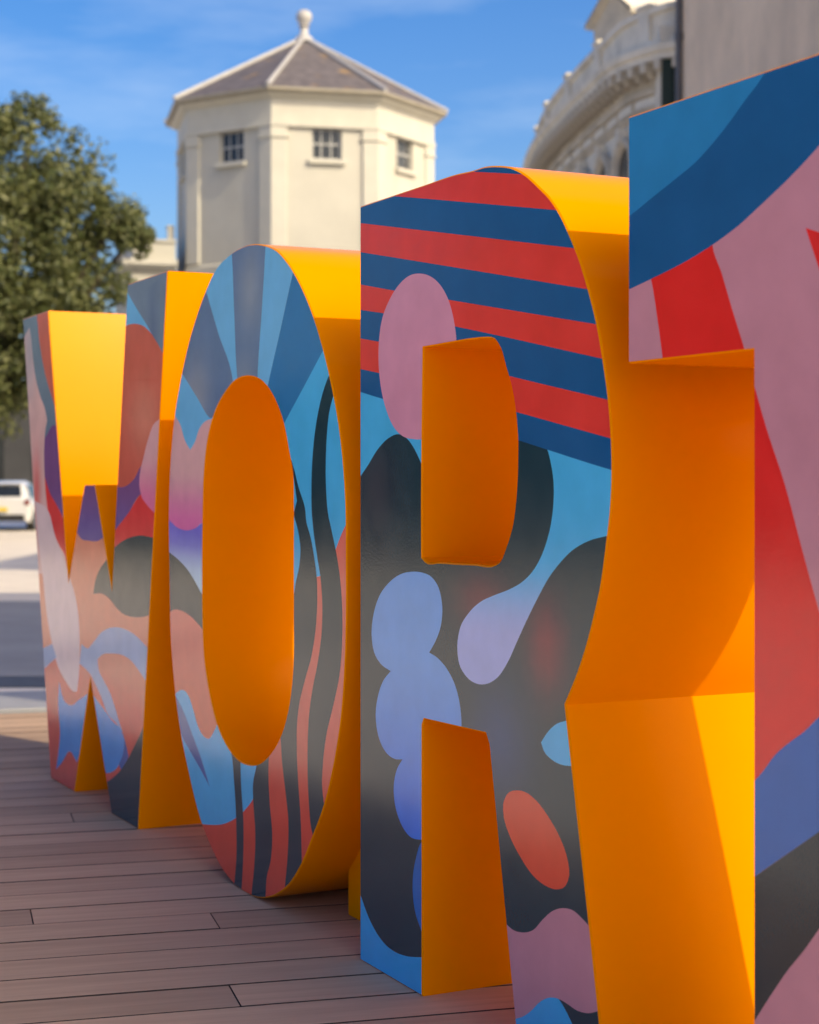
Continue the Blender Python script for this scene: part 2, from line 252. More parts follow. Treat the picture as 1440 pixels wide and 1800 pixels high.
# ------------------------------------------------------------------ the giant letters
DX, DY = .44650937, -.89477896
ROW = math.atan2(DY, DX); BASE = Vector((-.13134, 4.60446, 0)); DEPTH = .618
LETTERS = {
 'W': dict(outline=[(-3.619,2.0),(-3.184,2.0),(-2.859,0.852),(-2.619,1.253),(-2.475,1.254),(-2.246,0.856),(-2.048,2.0),(-1.589,2.0),(-1.92,0.0),(-2.25,0.0),(-2.538,0.49),(-2.769,0.0),(-3.137,0.0)],
  holes=[],
  mural=[
   ('coral',[(-4.062,2.363),(-1.377,2.046),(-1.377,0.018),(-4.062,-0.5)]),
   ('slate_w',[(-4.062,2.363),(-3.041,2.243),(-2.951,1.615),(-2.881,1.211),(-2.881,0.999),(-2.942,1.118),(-3.05,1.171),(-3.151,1.216),(-3.245,1.292),(-3.421,1.383),(-4.062,1.445)]),
   ('brown',[(-3.396,2.068),(-3.368,1.994),(-3.34,1.907),(-3.285,1.805),(-3.218,1.717),(-3.138,1.644),(-3.06,1.579),(-2.92,1.554),(-2.996,2.03)]),
   ('purple',[(-3.396,1.464),(-3.245,1.454),(-3.099,1.506),(-2.996,1.489),(-2.92,1.286),(-2.895,1.086),(-2.945,1.118),(-3.047,1.17),(-3.151,1.217),(-3.245,1.293),(-3.285,1.357)]),
   ('red',[(-3.313,1.357),(-3.245,1.293),(-3.151,1.217),(-3.047,1.17),(-2.945,1.118),(-2.846,1.06),(-2.846,0.887),(-2.92,0.958),(-2.996,0.995),(-3.125,1.066),(-3.218,1.161),(-3.285,1.252)]),
   ('salmon',[(-3.656,1.887),(-3.504,1.955),(-3.475,1.91),(-3.452,1.844),(-3.396,1.727),(-3.313,1.638),(-3.226,1.572),(-3.199,1.529),(-3.231,1.481),(-3.247,1.412),(-3.245,1.321),(-3.231,1.252),(-3.199,1.162),(-3.125,1.066),(-2.996,0.995),(-2.908,0.951),(-2.883,0.886),(-3.538,0.854)]),
   ('whitepink',[(-3.401,1.182),(-3.357,1.033),(-3.269,0.85),(-3.198,0.685),(-3.114,0.575),(-3.032,0.495),(-2.898,0.437),(-2.794,0.409),(-2.731,0.413),(-2.703,0.485),(-2.693,0.61),(-2.718,0.74),(-2.769,0.813),(-2.833,0.865),(-2.898,0.919),(-2.991,0.986),(-3.073,1.041),(-3.156,1.126)]),
   ('purple',[(-2.678,1.318),(-2.428,1.317),(-2.341,1.086),(-2.352,1.052),(-2.428,1.036),(-2.562,1.032),(-2.678,1.039),(-2.737,1.063)]),
   ('slate',[(-2.214,2.08),(-1.451,1.997),(-1.535,1.617),(-2.214,1.652)]),
   ('pale',[(-2.112,2.015),(-2.022,1.952),(-1.934,1.897),(-1.839,1.842),(-1.765,1.796),(-1.784,1.757),(-2.112,1.78)]),
   ('brown',[(-2.112,1.84),(-2.042,1.848),(-1.954,1.845),(-1.858,1.829),(-1.784,1.803),(-1.711,1.763),(-1.639,1.718),(-1.535,1.651),(-1.604,1.453),(-1.896,1.32),(-1.954,1.285),(-2.032,1.258),(-2.132,1.246),(-2.214,1.248)]),
   ('purple',[(-2.214,1.251),(-2.132,1.246),(-2.032,1.258),(-1.954,1.285),(-1.896,1.32),(-1.784,1.342),(-1.784,1.215),(-1.896,1.219),(-2.032,1.154),(-2.173,1.096),(-2.256,1.064)]),
   ('red',[(-2.277,1.051),(-2.173,1.096),(-2.032,1.154),(-1.896,1.219),(-1.802,1.238),(-1.657,1.199),(-1.657,1.024),(-2.214,1.004)]),
   ('pink_w',[(-1.535,1.517),(-1.675,1.488),(-1.747,1.468),(-1.811,1.412),(-1.858,1.354),(-1.896,1.302),(-1.906,1.255),(-1.887,1.22),(-1.821,1.186),(-1.72,1.153),(-1.604,1.116)]),
   ('dark',[(-1.616,1.059),(-1.749,1.068),(-1.887,1.072),(-2.009,1.062),(-2.137,1.039),(-2.224,1.013),(-2.324,0.964),(-2.405,0.927),(-2.463,0.884),(-2.498,0.825),(-2.381,0.832),(-2.291,0.821),(-2.202,0.794),(-2.115,0.774),(-2.009,0.769),(-1.887,0.776),(-1.778,0.791),(-1.616,0.821)]),
   ('ring',[(-2.668,0.612),(-2.57,0.604),(-2.498,0.633),(-2.381,0.683),(-2.268,0.708),(-2.137,0.718),(-2.009,0.712),(-1.887,0.691),(-1.807,0.67),(-1.691,0.635),(-1.711,0.519),(-1.827,0.549),(-1.907,0.578),(-2.009,0.608),(-2.115,0.618),(-2.246,0.612),(-2.381,0.594),(-2.439,0.572),(-2.428,0.539),(-2.359,0.5),(-2.268,0.457),(-2.202,0.406),(-2.137,0.35),(-2.104,0.328),(-2.18,0.351),(-2.313,0.38),(-2.381,0.425),(-2.463,0.469),(-2.534,0.502),(-2.595,0.516),(-2.693,0.531)]),
   ('ring',[(-3.371,0.523),(-3.241,0.549),(-3.114,0.575),(-3.045,0.523),(-3.128,0.497),(-3.212,0.467),(-3.371,0.433)]),
   ('blue_w',[(-3.005,0.426),(-3.018,0.324),(-2.991,0.22),(-3.018,0.123),(-3.053,0.049),(-2.951,0.097),(-2.833,0.156),(-2.731,0.125),(-2.644,0.231),(-2.57,0.424),(-2.693,0.386),(-2.833,0.346),(-2.938,0.362)]),
   ('blue_w',[(-2.498,0.425),(-2.359,0.388),(-2.224,0.352),(-2.126,0.335),(-2.089,0.305),(-2.104,0.252),(-2.158,0.199),(-2.246,0.16),(-2.324,0.143),(-2.381,0.199)]),
   ('blue_d',[(-2.115,0.337),(-2.072,0.294),(-2.037,0.249),(-2.083,0.207),(-2.137,0.186),(-2.158,0.202),(-2.104,0.252),(-2.089,0.305)]),
   ('dark',[(-1.691,0.503),(-1.857,0.382),(-1.927,0.327),(-2.03,0.25),(-2.137,0.183),(-2.224,0.144),(-2.313,0.112),(-2.451,0.076),(-2.405,-0.203),(-1.691,-0.063)]),
  ]),
 'O': dict(outline=[(-0.8,1.996),(-0.877,1.996),(-0.97,1.987),(-1.109,1.951),(-1.194,1.898),(-1.283,1.824),(-1.374,1.727),(-1.436,1.638),(-1.507,1.507),(-1.555,1.346),(-1.574,1.189),(-1.572,1.005),(-1.567,0.887),(-1.555,0.73),(-1.519,0.577),(-1.459,0.428),(-1.366,0.287),(-1.253,0.154),(-1.144,0.077),(-1.018,0.022),(-0.917,0.003),(-0.8,-0.0),(-0.687,0.016),(-0.578,0.052),(-0.491,0.097),(-0.406,0.166),(-0.324,0.259),(-0.236,0.37),(-0.167,0.5),(-0.121,0.631),(-0.099,0.756),(-0.088,0.911),(-0.088,1.064),(-0.089,1.175),(-0.106,1.31),(-0.141,1.435),(-0.192,1.549),(-0.244,1.64),(-0.319,1.744),(-0.406,1.834),(-0.497,1.904),(-0.578,1.949),(-0.675,1.978)],
  holes=[[(-0.832,1.593),(-0.93,1.584),(-1.025,1.548),(-1.094,1.507),(-1.144,1.46),(-1.187,1.392),(-1.216,1.293),(-1.227,1.168),(-1.231,0.944),(-1.229,0.832),(-1.209,0.684),(-1.155,0.571),(-1.091,0.49),(-0.977,0.422),(-0.897,0.401),(-0.8,0.401),(-0.724,0.416),(-0.632,0.46),(-0.552,0.524),(-0.491,0.618),(-0.462,0.72),(-0.457,0.885),(-0.457,1.05),(-0.457,1.203),(-0.462,1.291),(-0.491,1.357),(-0.531,1.438),(-0.578,1.493),(-0.638,1.54),(-0.699,1.57),(-0.762,1.586)]],
  mural=[
   ('lb',[(-1.873,2.228),(0.06,1.966),(0.06,0.071),(-1.873,-0.387)]),
   ('redg',[(-1.436,0.122),(-1.253,0.139),(-1.144,0.155),(-1.039,0.176),(-0.937,0.21),(-0.838,0.258),(-0.771,0.305),(-0.724,0.385),(-0.65,0.45),(-0.534,0.547),(-0.457,0.649),(-0.373,0.762),(-0.308,0.896),(-0.292,1.002),(-0.257,1.007),(-0.213,1.028),(-0.159,1.083),(-0.121,1.125),(-0.091,1.153),(0.025,1.219),(0.025,0.078),(-1.436,-0.264)]),
   ('slate',[(-1.873,2.228),(0.06,1.966),(0.06,1.697),(-0.244,1.634),(-0.526,1.44),(-0.614,1.517),(-1.049,1.498),(-1.158,1.475),(-1.42,1.627),(-1.579,1.72)]),
   ('pale',[(-1.253,1.96),(-1.194,1.889),(-1.08,1.744),(-0.957,1.602),(-0.937,1.548),(-0.897,1.546),(-0.912,1.6),(-0.937,1.794),(-0.959,1.988),(-0.972,2.052)]),
   ('pale',[(-0.669,2.031),(-0.675,1.97),(-0.705,1.78),(-0.739,1.586),(-0.743,1.539),(-0.678,1.519),(-0.656,1.555),(-0.556,1.715),(-0.462,1.87),(-0.398,1.963)]),
   ('navy2',[(-0.398,1.971),(-0.462,1.87),(-0.556,1.715),(-0.656,1.555),(-0.682,1.511),(-0.57,1.409),(-0.526,1.44),(-0.381,1.539),(-0.244,1.634),(0.025,1.82)]),
   ('pale',[(-1.612,1.733),(-1.42,1.627),(-1.283,1.547),(-1.158,1.475),(-1.066,1.463),(-1.066,1.414),(-1.283,1.318),(-1.579,1.32)]),
   ('pink_o',[(-1.612,1.521),(-1.515,1.497),(-1.451,1.459),(-1.404,1.406),(-1.351,1.374),(-1.305,1.399),(-1.26,1.443),(-1.209,1.464),(-1.144,1.472),(-1.025,1.485),(-1.166,1.12),(-1.231,1.131),(-1.298,1.114),(-1.389,1.104),(-1.483,1.111),(-1.574,1.135),(-1.679,1.153)]),
   ('lav',[(-1.679,1.145),(-1.574,1.135),(-1.483,1.111),(-1.389,1.104),(-1.298,1.114),(-1.231,1.131),(-1.144,1.14),(-1.144,0.874),(-1.231,0.895),(-1.298,0.933),(-1.366,0.967),(-1.459,0.998),(-1.574,1.024),(-1.679,1.041)]),
   ('dark',[(-1.679,1.041),(-1.574,1.024),(-1.459,0.998),(-1.366,0.967),(-1.298,0.933),(-1.231,0.895),(-1.123,0.839),(-1.123,0.751),(-1.231,0.783),(-1.343,0.816),(-1.436,0.829),(-1.507,0.829),(-1.574,0.815),(-1.679,0.792)]),
   ('coral',[(-1.679,0.792),(-1.574,0.815),(-1.507,0.829),(-1.436,0.829),(-1.343,0.816),(-1.231,0.783),(-1.101,0.738),(-0.998,0.559),(-1.039,0.533),(-1.085,0.494),(-1.123,0.46),(-1.166,0.432),(-1.22,0.433),(-1.275,0.459),(-1.32,0.507),(-1.366,0.547),(-1.401,0.56),(-1.436,0.561),(-1.483,0.549),(-1.531,0.527),(-1.679,0.496)]),
   ('blue_d',[(-1.516,0.54),(-1.447,0.507),(-1.389,0.468),(-1.32,0.416),(-1.253,0.364),(-1.161,0.275),(-1.275,0.331),(-1.366,0.371),(-1.447,0.414),(-1.483,0.464)]),
   ('dark',[(-0.987,0.445),(-0.967,0.419),(-0.937,0.317),(-0.921,0.212),(-0.917,0.106),(-0.937,0.003),(-0.957,-0.08),(-0.887,-0.065),(-0.873,0.005),(-0.858,0.118),(-0.858,0.223),(-0.877,0.326),(-0.883,0.403),(-0.885,0.445)]),
   ('dark',[(-0.724,0.453),(-0.743,0.413),(-0.777,0.342),(-0.771,0.273),(-0.758,0.206),(-0.765,0.101),(-0.79,0.002),(-0.8,-0.046),(-0.687,-0.021),(-0.674,0.019),(-0.665,0.08),(-0.632,0.141),(-0.62,0.211),(-0.641,0.316),(-0.65,0.396),(-0.645,0.451),(-0.632,0.493)]),
   ('dark',[(-0.504,1.363),(-0.47,1.313),(-0.431,1.214),(-0.457,1.175),(-0.423,1.129),(-0.406,1.078),(-0.415,1.025),(-0.44,0.978),(-0.453,0.945),(-0.508,0.882),(-0.614,0.604),(-0.557,0.517),(-0.543,0.445),(-0.517,0.363),(-0.496,0.287),(-0.5,0.187),(-0.52,0.09),(-0.534,0.027),(-0.398,0.109),(-0.395,0.174),(-0.398,0.239),(-0.403,0.303),(-0.42,0.398),(-0.431,0.494),(-0.431,0.56),(-0.415,0.627),(-0.373,0.703),(-0.324,0.779),(-0.295,0.858),(-0.284,0.942),(-0.289,1.005),(-0.308,1.062),(-0.332,1.113),(-0.365,1.163),(-0.368,1.183),(-0.417,1.251),(-0.47,1.329)]),
   ('dark',[(-0.162,1.585),(-0.203,1.562),(-0.239,1.526),(-0.276,1.468),(-0.302,1.405),(-0.319,1.333),(-0.326,1.248),(-0.324,1.188),(-0.308,1.12),(-0.284,1.057),(-0.26,0.994),(-0.249,0.912),(-0.257,0.836),(-0.284,0.757),(-0.324,0.67),(-0.345,0.597),(-0.353,0.518),(-0.353,0.441),(-0.344,0.359),(-0.327,0.291),(-0.3,0.251),(-0.205,0.344),(-0.236,0.376),(-0.249,0.412),(-0.244,0.489),(-0.221,0.568),(-0.174,0.655),(-0.129,0.753),(-0.114,0.847),(-0.114,0.922),(-0.129,1.007),(-0.154,1.074),(-0.182,1.129),(-0.211,1.185),(-0.223,1.248),(-0.225,1.332),(-0.218,1.395),(-0.203,1.457),(-0.172,1.506),(-0.141,1.534)]),
  ]),
 'R': dict(outline=[(0.0,2.0),(0.363,2.0),(0.551,2.0),(0.624,1.996),(0.674,1.996),(0.741,1.988),(0.807,1.973),(0.87,1.946),(0.923,1.913),(0.975,1.877),(1.017,1.836),(1.05,1.794),(1.083,1.747),(1.123,1.674),(1.158,1.595),(1.181,1.521),(1.2,1.445),(1.212,1.361),(1.215,1.311),(1.208,1.208),(1.196,1.15),(1.173,1.056),(1.146,0.987),(1.115,0.921),(1.083,0.866),(1.034,0.797),(1.034,0.797),(1.119,0.4),(1.2,0.0),(0.834,0.0),(0.775,0.3),(0.702,0.667),(0.702,0.667),(0.686,0.691),(0.374,0.685),(0.364,0.669),(0.364,0.669),(0.364,0.0),(0.0,0.0)],
  holes=[[(0.369,1.6),(0.458,1.601),(0.543,1.602),(0.624,1.602),(0.684,1.6),(0.727,1.594),(0.755,1.571),(0.779,1.528),(0.807,1.476),(0.823,1.424),(0.832,1.36),(0.832,1.33),(0.825,1.239),(0.807,1.169),(0.779,1.122),(0.751,1.089),(0.722,1.08),(0.634,1.078),(0.543,1.076),(0.458,1.075),(0.382,1.074),(0.362,1.083),(0.361,1.194),(0.364,1.397)]],
  mural=[
   ('dark',[(-0.276,2.218),(1.363,1.933),(1.363,0.102),(-0.276,-0.406)]),
   ('lb_tear',[(0.756,1.459),(0.882,1.366),(0.958,1.343),(0.975,1.31),(0.986,1.271),(0.986,1.227),(0.975,1.178),(0.958,1.142),(0.932,1.105),(0.897,1.073),(0.852,1.048),(0.797,1.029),(0.722,1.01),(0.664,0.993),(0.604,0.962),(0.563,0.926),(0.548,0.881),(0.558,0.838),(0.594,0.812),(0.644,0.801),(0.693,0.806),(0.741,0.825),(0.788,0.864),(0.834,0.919),(0.879,0.972),(0.923,1.02),(0.966,1.063),(1.009,1.095),(1.058,1.124),(1.123,1.147),(1.2,1.161),(1.304,1.177),(1.304,1.436)]),
   ('lb',[(-0.159,1.56),(0.418,1.487),(0.433,1.251),(0.365,1.308),(0.348,1.326),(0.314,1.357),(0.28,1.378),(0.233,1.39),(0.173,1.381),(0.112,1.355),(0.05,1.313),(0.001,1.282),(-0.121,1.202)]),
   ('navy',[(-0.159,2.198),(1.382,1.93),(1.382,1.267),(1.214,1.294),(0.832,1.363),(0.363,1.445),(0.129,1.485),(0.004,1.507),(-0.159,1.535)]),
   ('red',[(-0.159,1.591),(0.004,1.568),(0.119,1.551),(0.825,1.426),(1.212,1.358),(1.382,1.328),(1.382,1.404),(1.2,1.437),(0.797,1.507),(0.119,1.632),(0.004,1.649),(-0.159,1.673)]),
   ('red',[(-0.159,1.751),(0.004,1.725),(0.156,1.702),(0.536,1.639),(1.18,1.522),(1.382,1.485),(1.382,1.556),(1.158,1.594),(0.506,1.705),(0.197,1.758),(0.004,1.792),(-0.159,1.821)]),
   ('red',[(-0.159,1.908),(0.004,1.878),(0.629,1.762),(1.122,1.67),(1.382,1.622),(1.382,1.705),(1.071,1.761),(0.599,1.847),(0.004,1.955),(-0.159,1.985)]),
   ('red',[(-0.159,2.062),(0.233,1.992),(1.0,1.851),(1.382,1.781),(1.382,1.855),(0.857,1.95),(0.634,1.991),(-0.159,2.132)]),
   ('mauve_l',[(0.354,1.784),(0.292,1.785),(0.233,1.768),(0.18,1.736),(0.137,1.692),(0.116,1.63),(0.115,1.572),(0.131,1.507),(0.161,1.453),(0.204,1.409),(0.257,1.384),(0.314,1.376),(0.365,1.375),(0.426,1.393),(0.49,1.446),(0.527,1.518),(0.543,1.58),(0.543,1.61),(0.532,1.65),(0.506,1.701),(0.469,1.739),(0.415,1.769)]),
   ('peri',[(0.309,1.045),(0.245,1.036),(0.173,1.009),(0.118,0.972),(0.081,0.916),(0.072,0.872),(0.087,0.825),(0.125,0.799),(0.186,0.785),(0.143,0.756),(0.112,0.715),(0.097,0.665),(0.112,0.611),(0.155,0.575),(0.209,0.564),(0.254,0.569),(0.221,0.537),(0.204,0.493),(0.212,0.447),(0.245,0.406),(0.292,0.383),(0.36,0.386),(0.437,0.405),(0.48,0.561),(0.569,0.686),(0.563,0.736),(0.543,0.778),(0.501,0.817),(0.448,0.842),(0.402,0.852),(0.437,0.884),(0.464,0.923),(0.471,0.968),(0.453,1.012),(0.415,1.037),(0.371,1.045)]),
   ('blue',[(0.393,0.397),(0.354,0.375),(0.332,0.339),(0.314,0.29),(0.312,0.249),(0.326,0.2),(0.362,0.158),(0.426,0.203),(0.426,0.353)]),
   ('lb2',[(-0.067,0.212),(0.001,0.174),(0.05,0.128),(0.1,0.097),(0.155,0.078),(0.209,0.073),(0.268,0.077),(0.36,0.096),(0.448,0.118),(0.448,-0.091),(-0.067,-0.241)]),
   ('lb',[(1.107,0.785),(1.038,0.764),(1.0,0.753),(0.958,0.727),(0.934,0.704),(0.945,0.688),(0.979,0.673),(1.017,0.668),(1.058,0.671),(1.123,0.681)]),
   ('red2',[(0.83,0.583),(0.788,0.569),(0.768,0.542),(0.771,0.513),(0.797,0.476),(0.843,0.439),(0.897,0.409),(0.949,0.397),(0.996,0.398),(1.034,0.413),(1.05,0.44),(1.042,0.473),(1.013,0.511),(0.966,0.547),(0.914,0.574),(0.87,0.585)]),
   ('lb2',[(0.741,0.069),(0.823,0.082),(0.971,0.176),(1.01,0.165),(1.062,0.128),(1.123,0.063),(0.779,-0.11)]),
   ('mauve',[(0.722,0.298),(0.779,0.276),(0.807,0.269),(0.852,0.272),(0.901,0.289),(0.94,0.32),(0.983,0.349),(1.029,0.365),(1.066,0.368),(1.099,0.36),(1.13,0.349),(1.2,0.324),(1.223,0.218),(1.166,0.185),(1.123,0.168),(1.083,0.162),(1.034,0.166),(1.0,0.166),(0.971,0.16),(0.932,0.141),(0.888,0.107),(0.852,0.085),(0.823,0.073),(0.76,0.051)]),
  ]),
 'T': dict(outline=[(1.272,2.0),(1.272,1.507),(1.673,1.507),(1.673,0),(2.033,0),(2.033,1.507),(2.433,1.507),(2.433,2.0)],
  holes=[],
  mural=[
   ('mauve',[(1.159,2.729),(2.195,2.351),(2.195,0.186),(1.159,-0.196)]),
   ('red',[(1.343,1.691),(1.551,1.732),(1.552,1.709),(1.579,1.656),(1.612,1.584),(1.648,1.509),(1.674,1.448),(1.709,1.369),(1.762,1.265),(1.808,1.154),(1.852,1.052),(1.91,0.922),(1.91,0.907),(1.852,0.872),(1.813,0.842),(1.774,0.818),(1.735,0.791),(1.7,0.756),(1.668,0.728),(1.641,0.699),(1.565,0.637),(1.457,1.213),(1.392,1.509),(1.374,1.588),(1.353,1.665)]),
   ('red',[(1.817,1.707),(1.852,1.695),(1.938,1.664),(2.072,1.602),(2.072,1.223),(1.938,1.456),(1.852,1.633)]),
   ('navy',[(1.159,2.612),(2.02,2.323),(1.966,1.949),(1.91,1.881),(1.852,1.842),(1.776,1.801),(1.702,1.767),(1.626,1.734),(1.552,1.71),(1.469,1.689),(1.351,1.667),(1.267,1.653),(1.159,1.635)]),
   ('midblue',[(1.159,2.612),(1.823,2.389),(1.769,2.09),(1.727,2.017),(1.708,1.999),(1.69,1.984),(1.651,1.96),(1.599,1.925),(1.545,1.894),(1.504,1.874),(1.433,1.85),(1.359,1.827),(1.274,1.8),(1.159,1.776)]),
   ('blue_t',[(1.611,0.664),(1.668,0.728),(1.7,0.756),(1.735,0.791),(1.774,0.818),(1.813,0.842),(1.852,0.872),(1.979,0.971),(2.072,1.016),(2.072,0.827),(1.852,0.677),(1.67,0.56),(1.611,0.52)]),
   ('dark_t',[(1.852,0.677),(2.072,0.827),(2.072,0.727),(1.852,0.511),(1.813,0.466),(1.769,0.42),(1.723,0.365),(1.671,0.299),(1.629,0.243),(1.53,0.207),(1.547,0.478),(1.67,0.56)]),
  ]),
}

def smooth_loop(pts, closed=True, step=.011):
    """Catmull-Rom through the points; sharp turns stay corners"""
    n = len(pts); P = [Vector(p) for p in pts]; T = []
    for i in range(n):
        a, b, c = P[i-1], P[i], P[(i+1) % n]
        u, v = b-a, c-b
        if u.length < 1e-6 or v.length < 1e-6: T.append((Vector((0,0)), True)); continue
        ang = abs(u.angle(v))
        T.append((None, True) if ang > R(48) else ((u/u.length*v.length+v/v.length*u.length)/(u.length+v.length), False))
    out = []
    for i in range(n):
        a, b = P[i], P[(i+1) % n]; d = b-a; ln = d.length
        if ln < 1e-6: continue
        ta = d.normalized() if T[i][1] else T[i][0]; tb = d.normalized() if T[(i+1) % n][1] else T[(i+1) % n][0]
        k = max(1, min(12, int(ln/step)))
        if T[i][1] and T[(i+1) % n][1]: k = 1
        for q in range(k):
            t = q/k; t2 = t*t; t3 = t2*t
            out.append((2*t3-3*t2+1)*a+(t3-2*t2+t)*ta*ln+(-2*t3+3*t2)*b+(t3-t2)*tb*ln)
    return out
def area(p): return .5*sum(p[i-1].x*p[i].y-p[i].x*p[i-1].y for i in range(len(p)))
def inset(loop, w):
    n = len(loop); out = []
    for i in range(n):
        a, b, c = loop[i-1], loop[i], loop[(i+1) % n]
        u, v = (b-a).normalized(), (c-b).normalized()
        nu, nv = Vector((-u.y, u.x)), Vector((-v.y, v.x)); m = nu+nv
        if m.length < .2: out.append(b+nu*w); continue
        m.normalize(); out.append(b+m*(w/max(.35, m.dot(nu))))
    return out
import numpy as np
def inside(px, py, poly):
    """vectorised even-odd test"""
    x = np.array([p[0] for p in poly]); y = np.array([p[1] for p in poly]); r = np.zeros(len(px), bool)
    j = len(x)-1
    for i in range(len(x)):
        if y[i] != y[j]:
            cross = ((y[i] > py) != (y[j] > py)) & (px < (x[j]-x[i])*(py-y[i])/(y[j]-y[i])+x[i])
            r ^= cross
        j = i
    return r
PK = 1.75
def P_(c): return np.array([min(.93, v*PK) for v in lin(c)])
def mixz(c_lo, c_hi, z0, z1):
    a, b = P_(c_lo), P_(c_hi)
    def f(s, z):
        t = min(1, max(0, (z-z0)/(z1-z0))); t = t*t*(3-2*t)
        return a*(1-t)+b*t
    return f
def spots(base, lst):
    a = P_(base)
    def f(s, z):
        c = a.copy()
        for col, s0, z0, rs, rz, am in lst:
            k = am*math.exp(-((s-s0)/rs)**2-((z-z0)/rz)**2); c = c*(1-k)+P_(col)*k
        return c
    return f
PAINT = dict(
    dark=(14, 46, 57), lb=(50, 152, 222), lb2=(18, 142, 212), navy=(0, 72, 118), red=(196, 48, 44), mauve=(166, 114, 126),
    mauve_l=(180, 121, 141), blue=(8, 90, 156), red2=(248, 64, 44), midblue=(16, 106, 152), blue_t=(8, 82, 150), dark_t=(6, 34, 46),
    slate=(78, 102, 132), pale=(88, 156, 192), navy2=(22, 100, 146), blue_d=(42, 78, 136), slate_w=(92, 110, 124), brown=(178, 80, 66),
    ring=(122, 143, 176), blue_w=(42, 124, 184), whitepink=(206, 170, 170))
GRAD = {
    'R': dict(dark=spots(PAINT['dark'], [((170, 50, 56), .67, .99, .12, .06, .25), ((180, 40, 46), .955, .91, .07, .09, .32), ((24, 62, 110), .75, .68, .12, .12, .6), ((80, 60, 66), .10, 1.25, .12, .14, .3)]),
              lb_tear=mixz((142, 152, 226), (50, 152, 222), .92, 1.10), peri=mixz((26, 98, 190), (90, 140, 218), .35, .85)),
    'O': dict(redg=mixz((255, 62, 46), (226, 88, 76), .25, .75), pink_o=mixz((190, 92, 142), (192, 148, 146), 1.12, 1.32), coral=mixz((244, 84, 64), (242, 100, 86), .5, .75),  # red and coral paler upward: mirrored sunlit ground painted into the colour
              lav=mixz((150, 178, 214), (98, 92, 176), .93, 1.09),
              slate=spots(PAINT['slate'], [((132, 138, 140), -.80, 1.86, .10, .12, .6), ((140, 142, 142), -1.3, 1.55, .14, .12, .6), ((122, 132, 138), -.85, 1.6, .1, .06, .5)])),  # grey spots on the slate are painted reflections of trees and sky
    'W': dict(coral=mixz((214, 70, 60), (244, 116, 92), .42, .60), salmon=spots((206, 156, 150), [((200, 62, 56), -3.38, 1.22, .07, .16, .8), ((130, 135, 145), -3.5, 1.85, .1, .2, .7)]),  # coral lightened higher up as a painted reflection of sunlit ground
              purple=mixz((88, 72, 132), (104, 66, 112), 1.05, 1.25), pink_w=mixz((196, 96, 132), (196, 146, 146), 1.18, 1.38),
              brown=spots(PAINT['brown'], [((200, 130, 108), -1.85, 1.5, .2, .13, .6)]),
              red=(206, 44, 50), slate=spots((95, 112, 128), [((70, 88, 120), -1.75, 1.8, .06, .2, .6)])),
    'T': dict(red=(196, 30, 32)),
}
